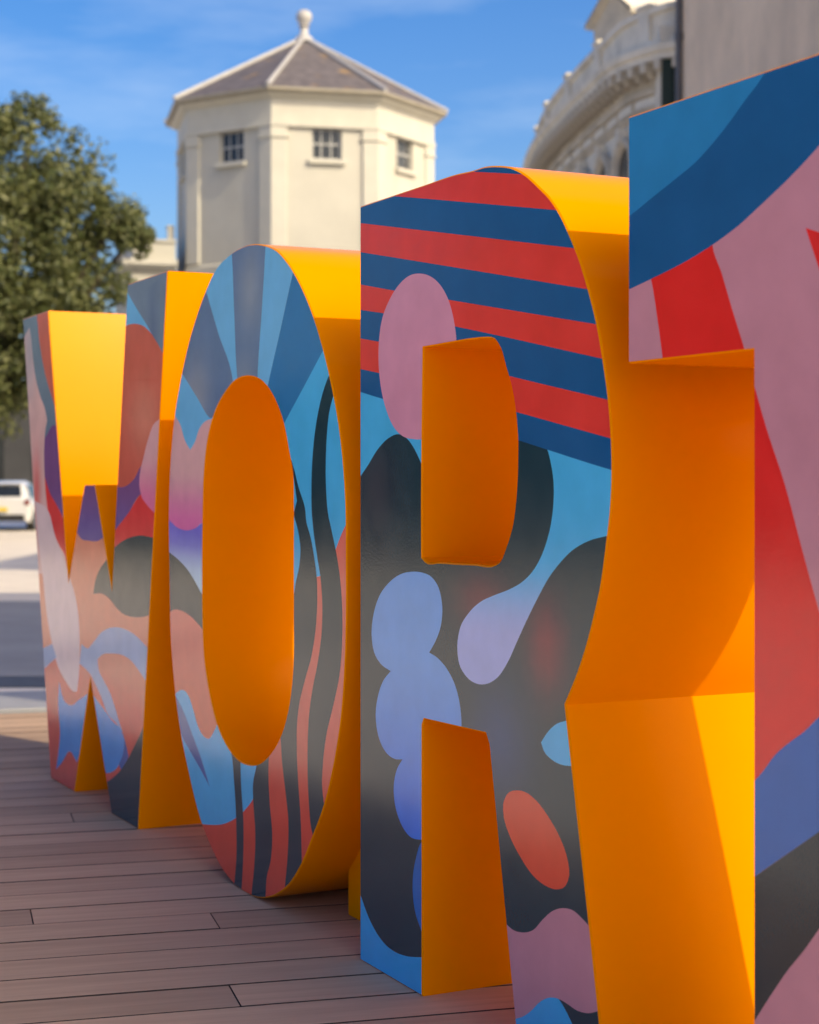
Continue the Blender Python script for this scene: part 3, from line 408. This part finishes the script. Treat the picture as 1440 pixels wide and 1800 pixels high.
def make_letter(ch, label):
    D = LETTERS[ch]; root = empty('sign_letter', BASE, ROW); tag(root, label, 'letter', 'giant painted letters standing in a row')
    loops = []
    for k, lp in enumerate([D['outline']]+D['holes']):
        p = smooth_loop(lp)
        if (area(p) < 0) != (k > 0): p = p[::-1]
        loops.append(p)
    s0 = sum(p.x for p in loops[0])/len(loops[0])
    root.location = BASE+Vector((DX, DY, 0))*s0
    loops = [[Vector((p.x-s0, max(0, p.y))) for p in lp] for lp in loops]
    W_ = .0035; DEP = DEPTH+(.03 if ch == 'O' else 0)
    ins = [inset(lp, W_) for lp in loops]
    # body: chamfered rim, returns (sides) and back
    m = MB()
    for lp, il in zip(loops, ins):
        m.grid([[(p.x, 0, p.y) for p in il], [(p.x, W_, p.y) for p in lp], [(p.x, DEP, p.y) for p in lp]], True)
    vs, es = [], []
    for lp in loops:
        b = len(vs); vs += lp; es += [(b+i, b+(i+1) % len(lp)) for i in range(len(lp))]
    def tri(vs, es):
        v, _, f, *_r = delaunay_2d_cdt(vs, es, [], 0, 1e-5)
        cx = np.array([sum(v[i].x for i in t)/3 for t in f]); cy = np.array([sum(v[i].y for i in t)/3 for t in f])
        return v, f, cx, cy
    v, f, cx, cy = tri(vs, es)
    ok = inside(cx, cy, loops[0])
    for h in loops[1:]: ok &= ~inside(cx, cy, h)
    b = len(m.v); m.v += [(p.x, DEP, p.y) for p in v]
    for t, k in zip(f, ok):
        if k: m.f.append(tuple(b+i for i in t)); m.m.append(0)
    m.build('body', ORANGE, root, smooth=32)
    # front panel with its painted patches
    shapes = [(nm, [Vector((p.x-s0, p.y)) for p in smooth_loop(pl)]) for nm, pl in D['mural']]
    vs, es = [], []
    for lp in ins+[s[1] for s in shapes]:
        b = len(vs); vs += lp; es += [(b+i, b+(i+1) % len(lp)) for i in range(len(lp))]
    xs = [p.x for p in loops[0]]; st = .045
    for i in range(int((max(xs)-min(xs))/st)):
        for j in range(int(2/st)):
            vs.append(Vector((min(xs)+(i+.5+random.uniform(-.2,.2))*st, (j+.5+random.uniform(-.2,.2))*st)))
    v, f, cx, cy = tri(vs, es)
    ok = inside(cx, cy, ins[0])
    for h in ins[1:]: ok &= ~inside(cx, cy, h)
    top = np.zeros(len(f), int)
    for k, (nm, pl) in enumerate(shapes): top[inside(cx, cy, pl)] = k
    keep = [i for i in range(len(f)) if ok[i]]
    me = bpy.data.meshes.new('front_panel'); me.from_pydata([(p.x, 0, p.y) for p in v], [], [f[i] for i in keep]); me.update()
    me.materials.append(MURAL)
    ca = me.color_attributes.new('paint', 'FLOAT_COLOR', 'CORNER')
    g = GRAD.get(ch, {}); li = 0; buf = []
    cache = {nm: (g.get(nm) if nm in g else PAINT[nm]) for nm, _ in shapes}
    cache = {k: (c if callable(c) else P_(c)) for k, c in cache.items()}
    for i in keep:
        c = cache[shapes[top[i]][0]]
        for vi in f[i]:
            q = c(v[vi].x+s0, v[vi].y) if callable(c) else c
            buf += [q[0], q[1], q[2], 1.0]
    # corners of a polygon keep the order given above
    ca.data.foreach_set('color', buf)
    bm = bmesh.new(); bm.from_mesh(me)
    loose = [x for x in bm.verts if not x.link_faces]
    bmesh.ops.delete(bm, geom=loose, context='VERTS')
    if bm.faces[:] and sum(fc.normal.y for fc in bm.faces) > 0: bmesh.ops.reverse_faces(bm, faces=bm.faces)
    bm.to_mesh(me); bm.free()
    o = bpy.data.objects.new('front_panel', me); C.objects.link(o); o.parent = root
    return root, s0
make_letter('W', 'giant W with orange sides and salmon, purple and grey-blue swirls, farthest letter on the deck')
oroot, os0 = make_letter('O', 'giant O with orange sides, blue rays on top and dark wavy stripes below')
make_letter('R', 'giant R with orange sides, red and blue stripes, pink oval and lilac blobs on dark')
make_letter('T', 'giant T at the right edge, mauve front with blue arc and red wedge')
for a, b in ((-.4497, -.27), (-1.30, -1.12)):
    mb = MB(); mb.box(a-os0, b-os0, .170, .50, 0, .26); mb.build('foot', ORANGE, oroot, bevel=.003)

# ------------------------------------------------------------------ octagonal tower
TC = Vector((-3.04, 50, -.16)); T = empty('octagonal_tower', TC)
tag(T, 'cream octagonal tower with small sash windows and a slate pyramid roof', 'tower')
RT = 3.72; VA = [R(-54.8+45*k) for k in range(8)]
def tv(a, r, z): return Vector((r*math.sin(a), -r*math.cos(a), z))
H0 = .16
mb = MB(); ZF0, ZF1, ZE = 10.84+H0, 11.45+H0, 11.70+H0
rows = [[tv(a, r, z) for a in VA] for r, z in ((RT+.10, 0), (RT+.10, 7.25), (RT, 7.32))]
mb.grid(rows, True)
WZ, WW, WH = 9.88+H0, .82, .86
for i in range(8):
    WS = .06 if math.cos(VA[i]+R(22.5)) > .7 else 0
    p, q = tv(VA[i], RT, 0), tv(VA[(i+1) % 8], RT, 0); e = (q-p); ln = e.length; e.normalize(); inn = -(p+q).normalized()*.16
    X = [0, ln/2-WW/2+WS, ln/2+WW/2+WS, ln]; Zs = [7.32, WZ, WZ+WH, ZF0]
    for a in range(3):
        for b in range(3):
            if a == 1 and b == 1: continue
            mb.poly([p+e*X[a]+Vector((0,0,Zs[b])), p+e*X[a+1]+Vector((0,0,Zs[b])), p+e*X[a+1]+Vector((0,0,Zs[b+1])), p+e*X[a]+Vector((0,0,Zs[b+1]))])
    c4 = [p+e*X[1]+Vector((0,0,WZ)), p+e*X[2]+Vector((0,0,WZ)), p+e*X[2]+Vector((0,0,WZ+WH)), p+e*X[1]+Vector((0,0,WZ+WH))]
    for k in range(4): mb.poly([c4[k], c4[(k+1) % 4], c4[(k+1) % 4]+inn, c4[k]+inn])
mb.build('wall', STUCCO, T)
mb = MB(); mb.grid([[tv(a, r, z) for a in VA] for r, z in ((RT-.02, ZF0-.12), (RT+.12, ZF0-.12), (RT+.12, ZF0), (RT+.07, ZF0+.004), (RT+.07, ZF1), (RT+.22, ZF1+.05), (RT+.30, ZF1+.12), (RT-.2, ZF1+.12))], True)
mb.build('frieze', STUCCO_TRIM, T)
mb = MB(); mb.grid([[tv(a, r, z) for a in VA] for r, z in ((RT, ZF1+.124), (RT+.38, ZF1+.124), (RT+.45, ZF1+.18), (RT+.45, ZE), (RT+.36, ZE))], True)
mb.build('gutter', GUTTERING, T)
APEX = 13.95+H0
mb = MB()
for i in range(8):
    a, b = VA[i], VA[(i+1) % 8]
    mb.grid([[tv(a, (RT+.44)*(1-t)+.05*t, ZE+(APEX-ZE)*t) for t in (0, .25, .5, .75, 1)], [tv(b, (RT+.44)*(1-t)+.05*t, ZE+(APEX-ZE)*t) for t in (0, .25, .5, .75, 1)]])
roof = mb.build('roof', SLATE, T)
for i in range(8):
    mb = MB(); mb.tube(tv(VA[i], RT+.46, ZE+.03), tv(VA[i], .06, APEX+.03), .065, .055, 8); mb.build('hip_roll', LEAD, roof, smooth=40)
mb = MB(); mb.lathe([(.02, APEX-.10), (.30, APEX-.08), (.24, APEX+.06), (.13, APEX+.14), (.11, APEX+.34), (.18, APEX+.38), (.12, APEX+.42), (.15, APEX+.46), (.215, APEX+.56), (.235, APEX+.66), (.20, APEX+.77), (.11, APEX+.84), (.0, APEX+.86)], n=20)
mb.build('finial', LEAD, roof, smooth=50)
# pilasters fold round each corner
for i in range(8):
    a = VA[i]; pa, pn = VA[i-1], VA[(i+1) % 8]
    c0 = tv(a, RT, 0); l0 = (tv(pa, RT, 0)-c0).normalized(); l1 = (tv(pn, RT, 0)-c0).normalized(); o_ = tv(a, 1, 0)
    mb = MB()
    for wdt, pr, z0, z1 in ((.40, .075, 7.35, ZF0-.42), (.46, .12, ZF0-.42, ZF0-.36), (.42, .09, ZF0-.36, ZF0-.122)):
        pts = [c0+l0*wdt, c0+l0*wdt+(o_*pr), c0+o_*pr*1.08, c0+l1*wdt+(o_*pr), c0+l1*wdt]
        mb.grid([[p+Vector((0,0,z0)) for p in pts], [p+Vector((0,0,z1)) for p in pts]])
        for z in (z0, z1): mb.poly([p+Vector((0,0,z)) for p in pts])
    mb.build('pilaster', STUCCO_TRIM, T)
def sash(parent, M, w_, h_, nx, nz, glass=GLASS):
    """a framed window: outer frame, sill, glazing bars and one pane per opening; local x across, z up, -y outwards"""
    wn_ = empty('window', parent=parent); wn_.matrix_local = M
    m = MB(); t = .05
    for x0, x1, z0, z1 in ((-w_/2, w_/2, 0, t), (-w_/2, w_/2, h_-t, h_), (-w_/2, -w_/2+t, t, h_-t), (w_/2-t, w_/2, t, h_-t)): m.box(x0, x1, -.012, .06, z0, z1)
    for i in range(1, nx): x = -w_/2+w_*i/nx; m.box(x-.018, x+.018, -.006, .05, t, h_-t)
    for i in range(1, nz): z = h_*i/nz; m.box(-w_/2+t, w_/2-t, -.009, .05, z-.022, z+.022)
    m.build('frame', SASH, wn_)
    for i in range(nx):
        for j in range(nz):
            m = MB(); m.box(-w_/2+w_*i/nx+.019, -w_/2+w_*(i+1)/nx-.019, .014, .03, h_*j/nz+.023, h_*(j+1)/nz-.023); m.build('pane', glass, wn_)
    m = MB(); m.box(-w_/2-.10, w_/2+.10, -.22, -.05, -.13, -.012); m.build('sill', STUCCO_TRIM, wn_, bevel=.01)
    return wn_
for i in range(8):
    a = (VA[i]+R(22.5)); ap = RT*math.cos(R(22.5))
    if math.cos(a) < -.3: continue
    n_ = tv(a, 1, 0); x_ = Vector((math.cos(a), math.sin(a), 0)); WS = .06 if math.cos(a) > .7 else 0
    M = Matrix(((x_.x, -n_.x, 0, n_.x*(ap-.10)+x_.x*WS), (x_.y, -n_.y, 0, n_.y*(ap-.10)+x_.y*WS), (0, 0, 1, 9.88+H0), (0, 0, 0, 1)))
    sash(T, M, .81, .85, 3, 2)

# low wing with parapet beside the tower
WG = empty('parapet_wing', (-7.6, 47.5, -.16), math.atan2(.25, .97)); WG.scale = (.868, .868, .868)
tag(WG, 'low cream building with moulded parapet between the tree and the octagonal tower', 'building')
mb = MB(); mb.box(0, 1.4, 0, 6, 0, 8.25); mb.build('wall', STUCCO, WG)
mb = MB()
for o_, z0, z1 in ((.10, 8.25, 8.33), (.22, 8.33, 8.42), (.32, 8.42, 8.58), (.12, 8.58, 8.62)): mb.box(-o_, 1.4, -o_, 6+o_, z0, z1)
mb.build('cornice', STUCCO_TRIM, WG)
mb = MB(); mb.box(.02, 1.38, .02, 5.9, 8.62, 9.17); mb.box(-.04, 1.4, -.04, 6, 9.17, 9.26); mb.build('parapet', STUCCO, WG)
mb = MB(); mb.box(1.2, 1.4, .5, .9, 9.26, 9.72); mb.box(1.17, 1.4, .47, .93, 9.72, 9.78); mb.build('chimney', STUCCO_TRIM, WG)

# ------------------------------------------------------------------ ornate curved building and rendered house on the right
CB = empty('curved_stone_building', (0, 0, -.16))
tag(CB, 'ornate grey stone building with a curved bracketed cornice behind the R and T', 'building')
plan = [(4.55, 28.50), (4.10, 28.77), (3.83, 29.17), (3.51, 29.82), (3.22, 31.49), (2.96, 33.46), (2.63, 37.26), (2.7, 41), (3.4, 45)]
pl = smooth_loop(plan+[(12, 45), (12, 28.5)], step=.25)
cut = min(range(len(pl)), key=lambda i: (pl[i]-Vector((3.4, 45))).length)
path = pl[:cut+1]
nrm = []
for i in range(len(path)):
    a = path[max(0, i-1)]; b = path[min(len(path)-1, i+1)]; d_ = (b-a).normalized(); nrm.append(Vector((-d_.y, d_.x)) if Vector((-d_.y, d_.x)).dot(Vector((-1, -.6))) > 0 else Vector((d_.y, -d_.x)))
def sweep(name, prof, mt, parent, smooth=30):
    """prof: (outset, z) pairs swept along the facade line; the line itself is the cornice edge"""
    m = MB(); m.grid([[Vector((p.x+n.x*o, p.y+n.y*o, z+.16)) for p, n in zip(path, nrm)] for o, z in prof]); return m.build(name, mt, parent, smooth=smooth)
WO = -.46
sweep('wall', [(WO, -.16), (WO, 7.98)], STONE_PALE, CB)
sweep('architrave', [(WO-.01, 7.50), (WO+.05, 7.50), (WO+.05, 7.57), (WO+.09, 7.58), (WO+.09, 7.62), (WO+.005, 7.63)], STONE, CB)
sweep('frieze', [(WO+.004, 7.80), (WO+.10, 7.82), (WO+.12, 7.90), (WO+.06, 7.92), (WO+.06, 8.20), (WO+.06, 8.30)], STONE, CB)
sweep('cornice', [(WO+.05, 8.27), (-.06, 8.27), (-.06, 8.36), (0, 8.40), (.02, 8.50), (-.05, 8.52), (-.25, 8.56), (-.26, 8.68), (-.34, 8.68)], STONE_PALE, CB)
sweep('parapet', [(-.34, 8.66), (-.34, 9.12), (-.27, 9.14), (-.27, 9.24), (-.6, 9.26), (-.62, 8.6)], STONE_PALE, CB)
# brackets, piers and panels spaced along the facade
def along(step, start=0):
    acc = start; out = []
    for i in range(len(path)-1):
        d_ = (path[i+1]-path[i]); ln = d_.length; t = acc
        while t < ln: out.append((path[i].lerp(path[i+1], t/ln), nrm[i].lerp(nrm[i+1], t/ln).normalized())); t += step
        acc = t-ln
    return out
def facM(p, n_, z): 
    x_ = Vector((n_.y, -n_.x)); x_ = -x_
    return Matrix(((x_.x, -n_.x, 0, p.x), (x_.y, -n_.y, 0, p.y), (0, 0, 1, z+.16), (0, 0, 0, 1)))
m = MB(); m.box(-.065, .065, .03, .42, 8.10-8.265, 0); m.box(-.05, .05, .18, .41, -.23, -.165); o = m.build('bracket', STONE); brk = o.data; bpy.data.objects.remove(o)
for p, n_ in along(.36, .2)[:34]: child(CB, brk, 'bracket', facM(p, n_, 8.265))
m = MB(); m.box(-.15, .15, .26, .66, 0, .66); m.box(-.18, .18, .23, .70, .66, .72); o = m.build('parapet_pier', STONE_PALE); pier = o.data; bpy.data.objects.remove(o)
for p, n_ in along(2.6, 1.2)[:5]: child(CB, pier, 'parapet_pier', facM(p, n_, 8.60))
m = MB(); m.box(-.34, .34, .40, .47, 0, .12); m.box(-.36, .36, .42, .47, .12, .15); o = m.build('attic_panel', STONE_PALE); pan = o.data; bpy.data.objects.remove(o)
for p, n_ in along(.95, .35)[:12]: child(CB, pan, 'attic_panel', facM(p, n_, 7.64))
# arched window surrounds under the architrave
for p, n_ in along(1.55, .75)[:7]:
    ar = empty('arched_window', parent=CB); ar.matrix_local = facM(p, n_, 5.2)
    arc = [R(180-15*k) for k in range(13)]
    m = MB()
    rows = []
    for rr, y in ((.62, .45), (.62, .34), (.55, .32), (.48, .36), (.44, .45)):
        rows.append([(-rr, y, 0)]+[(rr*math.cos(t), y, 1.45+rr*math.sin(t)) for t in arc]+[(rr, y, 0)])
    m.grid(rows); m.build('surround', STONE, ar, smooth=30)
    m = MB(); m.poly([(-.44, .44, 0)]+[(.44*math.cos(t), .44, 1.45+.44*math.sin(t)) for t in arc]+[(.44, .44, 0)]); m.build('pane', GLASS, ar)
    m = MB(); m.box(-.07, .07, .27, .45, 1.98, 2.20); m.build('keystone', STONE_PALE, ar)
m = MB()
GP = Vector((3.78, 32.3))
g = empty('pediment', (GP.x, GP.y, 9.2+.16), R(-62), CB)
m.poly([(-.62, 0, 0), (.62, 0, 0), (.62, 0, .66), (0, 0, 1.12), (-.62, 0, .66)]); m.poly([(-.62, 1.6, 0), (.62, 1.6, 0), (.62, 1.6, .66), (0, 1.6, 1.12), (-.62, 1.6, .66)])
m.poly([(-.62, 0, 0), (-.62, 0, .66), (-.62, 1.6, .66), (-.62, 1.6, 0)]); m.poly([(.62, 0, 0), (.62, 0, .66), (.62, 1.6, .66), (.62, 1.6, 0)])
m.build('gable', STONE, g)
m = MB()
for s in (-1, 1):
    m.grid([[(s*.74, y, .60), (0, y, 1.19), (0, y, 1.27), (s*.76, y, .68)] for y in (-.12, 1.7)], True)
m.build('verge', STONE_PALE, g)
m = MB(); m.box(4.16, 12, 28.9, 40, 0, 9.0); m.build('end_block', STONE_PALE, CB)
m = MB(); m.box(4.19, 4.405, 28.80, 28.88, 5.0, 8.42); sh = m.build('shutter', SHUTTER, CB)

HB = empty('rendered_house', (0, 0, -.16)); tag(HB, 'tall plain beige rendered wall with a drainpipe at the top right', 'building')
mb = MB(); a0, a1 = Vector((4.44, 28.6)), Vector((5.05, 18.5))
for z0, z1 in ((0, 11.6),):
    P4 = [(a0.x, a0.y), (a1.x, a1.y), (15, 18.5), (15, 28.6)]
    mb.grid([[(x, y, z0) for x, y in P4], [(x, y, z1) for x, y in P4]], True); mb.poly([(x, y, z1) for x, y in P4])
mb.build('wall', RENDER, HB)
mb = MB(); mb.tube((4.39, 28.30, 0), (4.39, 28.30, 11.4), .055, n=12); pp = mb.build('drainpipe', PIPE, HB, smooth=40)
for z in (3, 5, 7, 8.6, 10.2):
    mb = MB(); mb.tube((4.39, 28.30, z), (4.39, 28.30, z+.12), .072, n=12); mb.box(4.33, 4.50, 28.27, 28.33, z+.03, z+.09); mb.build('pipe_collar', PIPE, pp)
mb = MB(); mb.box(a0.x-.1, 15, 18.4, 28.7, 11.6, 11.75); mb.build('coping', STONE_PALE, HB)

# house beyond the right edge of the view whose shadow lies across the far pavement
NB = empty('neighbouring_house', (6.0, 3.40, -.16)); tag(NB, 'neighbouring rendered house beyond the right edge whose shadow crosses the pavement', 'building')
mb = MB(); mb.box(0, 9, 0, 8.75, 0, 12.0); mb.build('wall', RENDER, NB)
mb = MB(); mb.box(-.15, 9.1, -.1, 8.85, 12.0, 12.2); mb.build('coping', STONE_PALE, NB)

# ------------------------------------------------------------------ tree
def px(x, y, Y): return Vector(((x-720)/3050*Y, Y, EYE+(843-y)/3050*Y))
def make_tree(name, base, blobs, nleaf, lsz, label, seed):
    rnd = random.Random(seed); t = empty(name, base); tag(t, label, 'tree', 'broadleaf trees round the square'); m = MB()
    for c, r in blobs:
        c = Vector(c); sub = []
        for _ in range(int(26*r*r/2.2)+6):
            d_ = Vector((rnd.gauss(0,1), rnd.gauss(0,1), rnd.gauss(0,1))).normalized()
            sub.append((c+d_*r*rnd.uniform(.55, 1.0), rnd.uniform(.30, .52)*min(1.2, r/1.3+.35)))
        for sc, sr in sub:
            for _ in range(nleaf):
                d_ = Vector((rnd.gauss(0,1), rnd.gauss(0,1), rnd.gauss(0,1))).normalized()
                p = sc+d_*sr*rnd.random()**.45; p.z -= .1*sr
                n_ = (d_+Vector((rnd.gauss(0,.5), rnd.gauss(0,.5), rnd.gauss(.4,.5)))).normalized()
                a = n_.orthogonal().normalized(); a.rotate(Matrix.Rotation(rnd.random()*6.28, 3, n_)); b = n_.cross(a)
                l_ = lsz*rnd.uniform(.7, 1.35); w_ = l_*.5
                m.poly([p-a*l_, p-b*w_+n_*.15*w_, p+a*l_, p+b*w_+n_*.15*w_])
    me = bpy.data.meshes.new('crown'); me.from_pydata([tuple(Vector(v)-Vector(base)) for v in m.v], [], m.f); me.update(); me.materials.append(LEAF)
    child(t, me, 'crown')
    m = MB(); top = Vector(blobs[0][0])-Vector(base)
    pts = [Vector((0,0,0)), Vector((.12,.05,1.2)), Vector((.05,.1,2.4)), Vector((top.x*.4, top.y*.4, 3.4))]; rs = [.42, .34, .29, .24]
    for i in range(3): m.tube(pts[i], pts[i+1], rs[i], rs[i+1], 12, False)
    for c, r in blobs:
        c = Vector(c)-Vector(base); mid = pts[3].lerp(c, .5)+Vector((0,0,-.3)); m.tube(pts[3], mid, .17, .11, 8, False); m.tube(mid, c, .11, .04, 8, False)
    m.build('trunk', BARK, t, smooth=60)
    return t
TY = 42
bl = [(40,290,120,0),(-60,330,150,1),(120,335,85,-.6),(160,365,70,.4),(205,385,50,0),(20,455,130,-1.2),(110,450,80,.5),(165,525,68,-.5),(90,560,95,-.8),(0,600,120,-1),(120,650,80,-.3),(30,672,80,-.6),(-110,560,170,1),(232,412,30,.2),(-40,220,60,.3),(55,215,46,.2),(185,600,60,-.2),(60,400,90,-1.5)]
blobs = [(px(x, y, TY)+Vector((0, dy, 0)), r*TY/3050) for x, y, r, dy in bl]
b0 = px(-60, 843, TY); tree = make_tree('broadleaf_tree', (b0.x, TY, -.16), blobs, 100, .08, 'large olive-green tree at the left edge behind the W', 3)
# unseen copies of the tree, added beyond the left edge for the murals to mirror
for x, y, rz, lab in ((-21.5, 6.5, 40, 'nearest'), (-21, 12.5, 130, 'second nearest'), (-19.5, 18, 250, 'middle'), (-17.5, 23.5, 310, 'second farthest'), (-15.5, 29, 80, 'farthest')):
    t = tree.copy(); C.objects.link(t); t.location = (x, y, -.16); t.rotation_euler = (0, 0, R(rz)); t.scale = (.95, .95, .9)
    t['label'] = lab+' olive-green tree of the unseen row added beyond the left edge, mirrored in the murals'
    for c_ in tree.children:
        q = c_.copy(); C.objects.link(q); q.parent = t

# unseen hedging added behind those trees to darken the mural reflections
rnd = random.Random(11); m = MB(); ha, hb = Vector((-27, -8, -.16)), Vector((-19, 38, -.16)); hd = (hb-ha).normalized(); hn = Vector((hd.y, -hd.x, 0))
for _ in range(16000):
    p = ha+hd*rnd.random()*(hb-ha).length+hn*rnd.gauss(.9, .12)+Vector((0, 0, 3.2*rnd.random()))
    if rnd.random() < .2: p = ha+hd*rnd.random()*(hb-ha).length+hn*rnd.uniform(-.9, .9)+Vector((0, 0, rnd.gauss(3.2, .1)))
    n_ = Vector((hn.x+rnd.gauss(0,.5), hn.y+rnd.gauss(0,.5), rnd.gauss(.2,.5))).normalized(); a = n_.orthogonal().normalized(); a.rotate(Matrix.Rotation(rnd.random()*6.28, 3, n_)); b = n_.cross(a)
    m.poly([p-a*.17, p-b*.1, p+a*.17, p+b*.1])
HG = empty('added_hedge', ha); tag(HG, 'tall dark hedging added out of view beyond the left edge, mirrored in the murals', 'added_hedge')
me = bpy.data.meshes.new('foliage'); me.from_pydata([tuple(Vector(v)-ha) for v in m.v], [], m.f); me.update(); me.materials.append(HEDGE); child(HG, me, 'foliage')
m = MB(); m.box(0, (hb-ha).length, -.8, .8, 0, 3.1); o = m.build('added_hedge_stems', BARK, HG); o.rotation_euler = (0, 0, math.atan2(hd.y, hd.x))

# ------------------------------------------------------------------ far terrace, railings and car at the left edge
FT = empty('far_terrace', (-19, 74, -.16)); tag(FT, 'dim grey terrace under the tree behind the white car', 'building')
mb = MB(); mb.box(-14, 8, 0, 8, 0, 4.6); mb.build('wall', FARWALL, FT)
mb = MB(); mb.box(-14.2, 8.2, -.2, 8.2, 4.6, 4.9); mb.build('cornice', FARWALL, FT)
for i in range(9):
    mb = MB(); x = -12+i*2.2; mb.box(x-.5, x+.5, -.03, .05, 1.2, 3.4); wv = mb.build('window', GLASS, FT)
    mb = MB(); mb.box(x-.56, x+.56, -.10, -.032, 1.08, 1.2); mb.box(x-.03, x+.03, -.06, -.031, 1.2, 3.4); mb.build('sill', WHITEPOST, wv)
RL = empty('iron_railing', (-17.0, 62, -.16)); tag(RL, 'dark iron railing behind the white car', 'railing')
mb = MB(); mb.box(-3, 5.4, -.03, .03, 1.15, 1.21); mb.box(-3, 5.4, -.02, .02, .15, .2); mb.build('rail', IRON, RL)
for i in range(57):
    mb = MB(); x = -3+i*.15; mb.box(x-.012, x+.012, -.012, .012, .0, 1.3); mb.build('baluster', IRON, RL)

CAR = empty('parked_car', (-11.38, 48, -.16), R(4)); CAR.scale = (1, 1, .93); tag(CAR, 'white hatchback seen from behind at the left edge', 'car')
def ring(y, hw, z0, z1, tum=0, n=5):
    """half-section loop of the body at length y: hw half width, z0 sill, z1 top; tum = tumblehome"""
    r = .14
    P = [(-hw+.06, z0), (-hw, z0+.18), (-hw, z0+(z1-z0)*.55), (-hw+tum*.5+.01, z1-r), (-hw+tum+r*.9, z1), (0, z1+.015)]
    P += [(-x, z) for x, z in reversed(P[:-1])]
    return [(x, y, z) for x, z in P]
mb = MB()
rows = [ring(.02, .70, .42, .88), ring(.0, .80, .34, .95), ring(.10, .86, .27, 1.0), ring(.5, .89, .24, 1.01), ring(1.4, .90, .23, .99), ring(2.4, .90, .23, .97), ring(3.1, .89, .24, .95), ring(3.7, .84, .26, .84), ring(4.05, .72, .32, .70), ring(4.12, .60, .38, .6)]
mb.grid(rows); mb.poly(rows[0]); mb.poly(rows[-1]); mb.build('body', CARPAINT, CAR, smooth=50)
def gh(y, hw0, z0, hw1, z1): return [(-hw0, y, z0), (-hw0+(hw0-hw1)*.45, y, z0+(z1-z0)*.5), (-hw1, y, z1-.09), (-hw1+.12, y, z1), (hw1-.12, y, z1), (hw1, y, z1-.09), (hw0-(hw0-hw1)*.45, y, z0+(z1-z0)*.5), (hw0, y, z0)]
mb = MB(); rows = [gh(.12, .80, .97, .76, 1.01), gh(.50, .80, .98, .66, 1.37), gh(.85, .81, .98, .63, 1.46), gh(1.4, .82, .97, .65, 1.51), (gh(2.0, .82, .96, .65, 1.48)), gh(2.9, .80, .94, .70, .98)]
mb.grid(rows); mb.build('greenhouse', CARPAINT, CAR, smooth=40)
mb = MB(); mb.poly([(-.62, .13, 1.04), (.62, .13, 1.04), (.54, .455, 1.345), (-.54, .455, 1.345)]); mb.build('rear_window', GLASS, CAR)
for s in (-1, 1):
    mb = MB(); mb.poly([(s*.805, .62, 1.03), (s*.82, 1.9, 1.02), (s*.70, 1.75, 1.38), (s*.685, .72, 1.38)]); mb.build('side_window', GLASS, CAR)
    mb = MB(); mb.box(s*.78-.07, s*.78+.07, -.02, .10, .78, .94); mb.build('tail_lamp', LAMP_RED, CAR, bevel=.03)
    for y in (.72, 3.25):
        wh = empty('wheel', (s*.80, y, .31), parent=CAR)
        mb = MB(); mb.tube((-.10, 0, 0), (.10, 0, 0), .31, n=24); mb.build('tyre', RUBBER, wh, smooth=40, bevel=.03)
        mb = MB(); mb.tube((s*.085, 0, 0), (s*.108, 0, 0), .20, n=20); mb.build('rim', ALLOY, wh, smooth=40)
mb = MB(); mb.box(-.26, .26, -.045, -.02, .60, .71); mb.build('number_plate', PLATE, CAR)
mb = MB(); mb.box(-.72, .72, -.07, .2, .30, .50); mb.build('bumper', TRIMBLACK, CAR, bevel=.04)
mb = MB(); mb.box(-.56, .56, .42, .80, 1.40, 1.43); mb.build('spoiler', CARPAINT, CAR, bevel=.01)
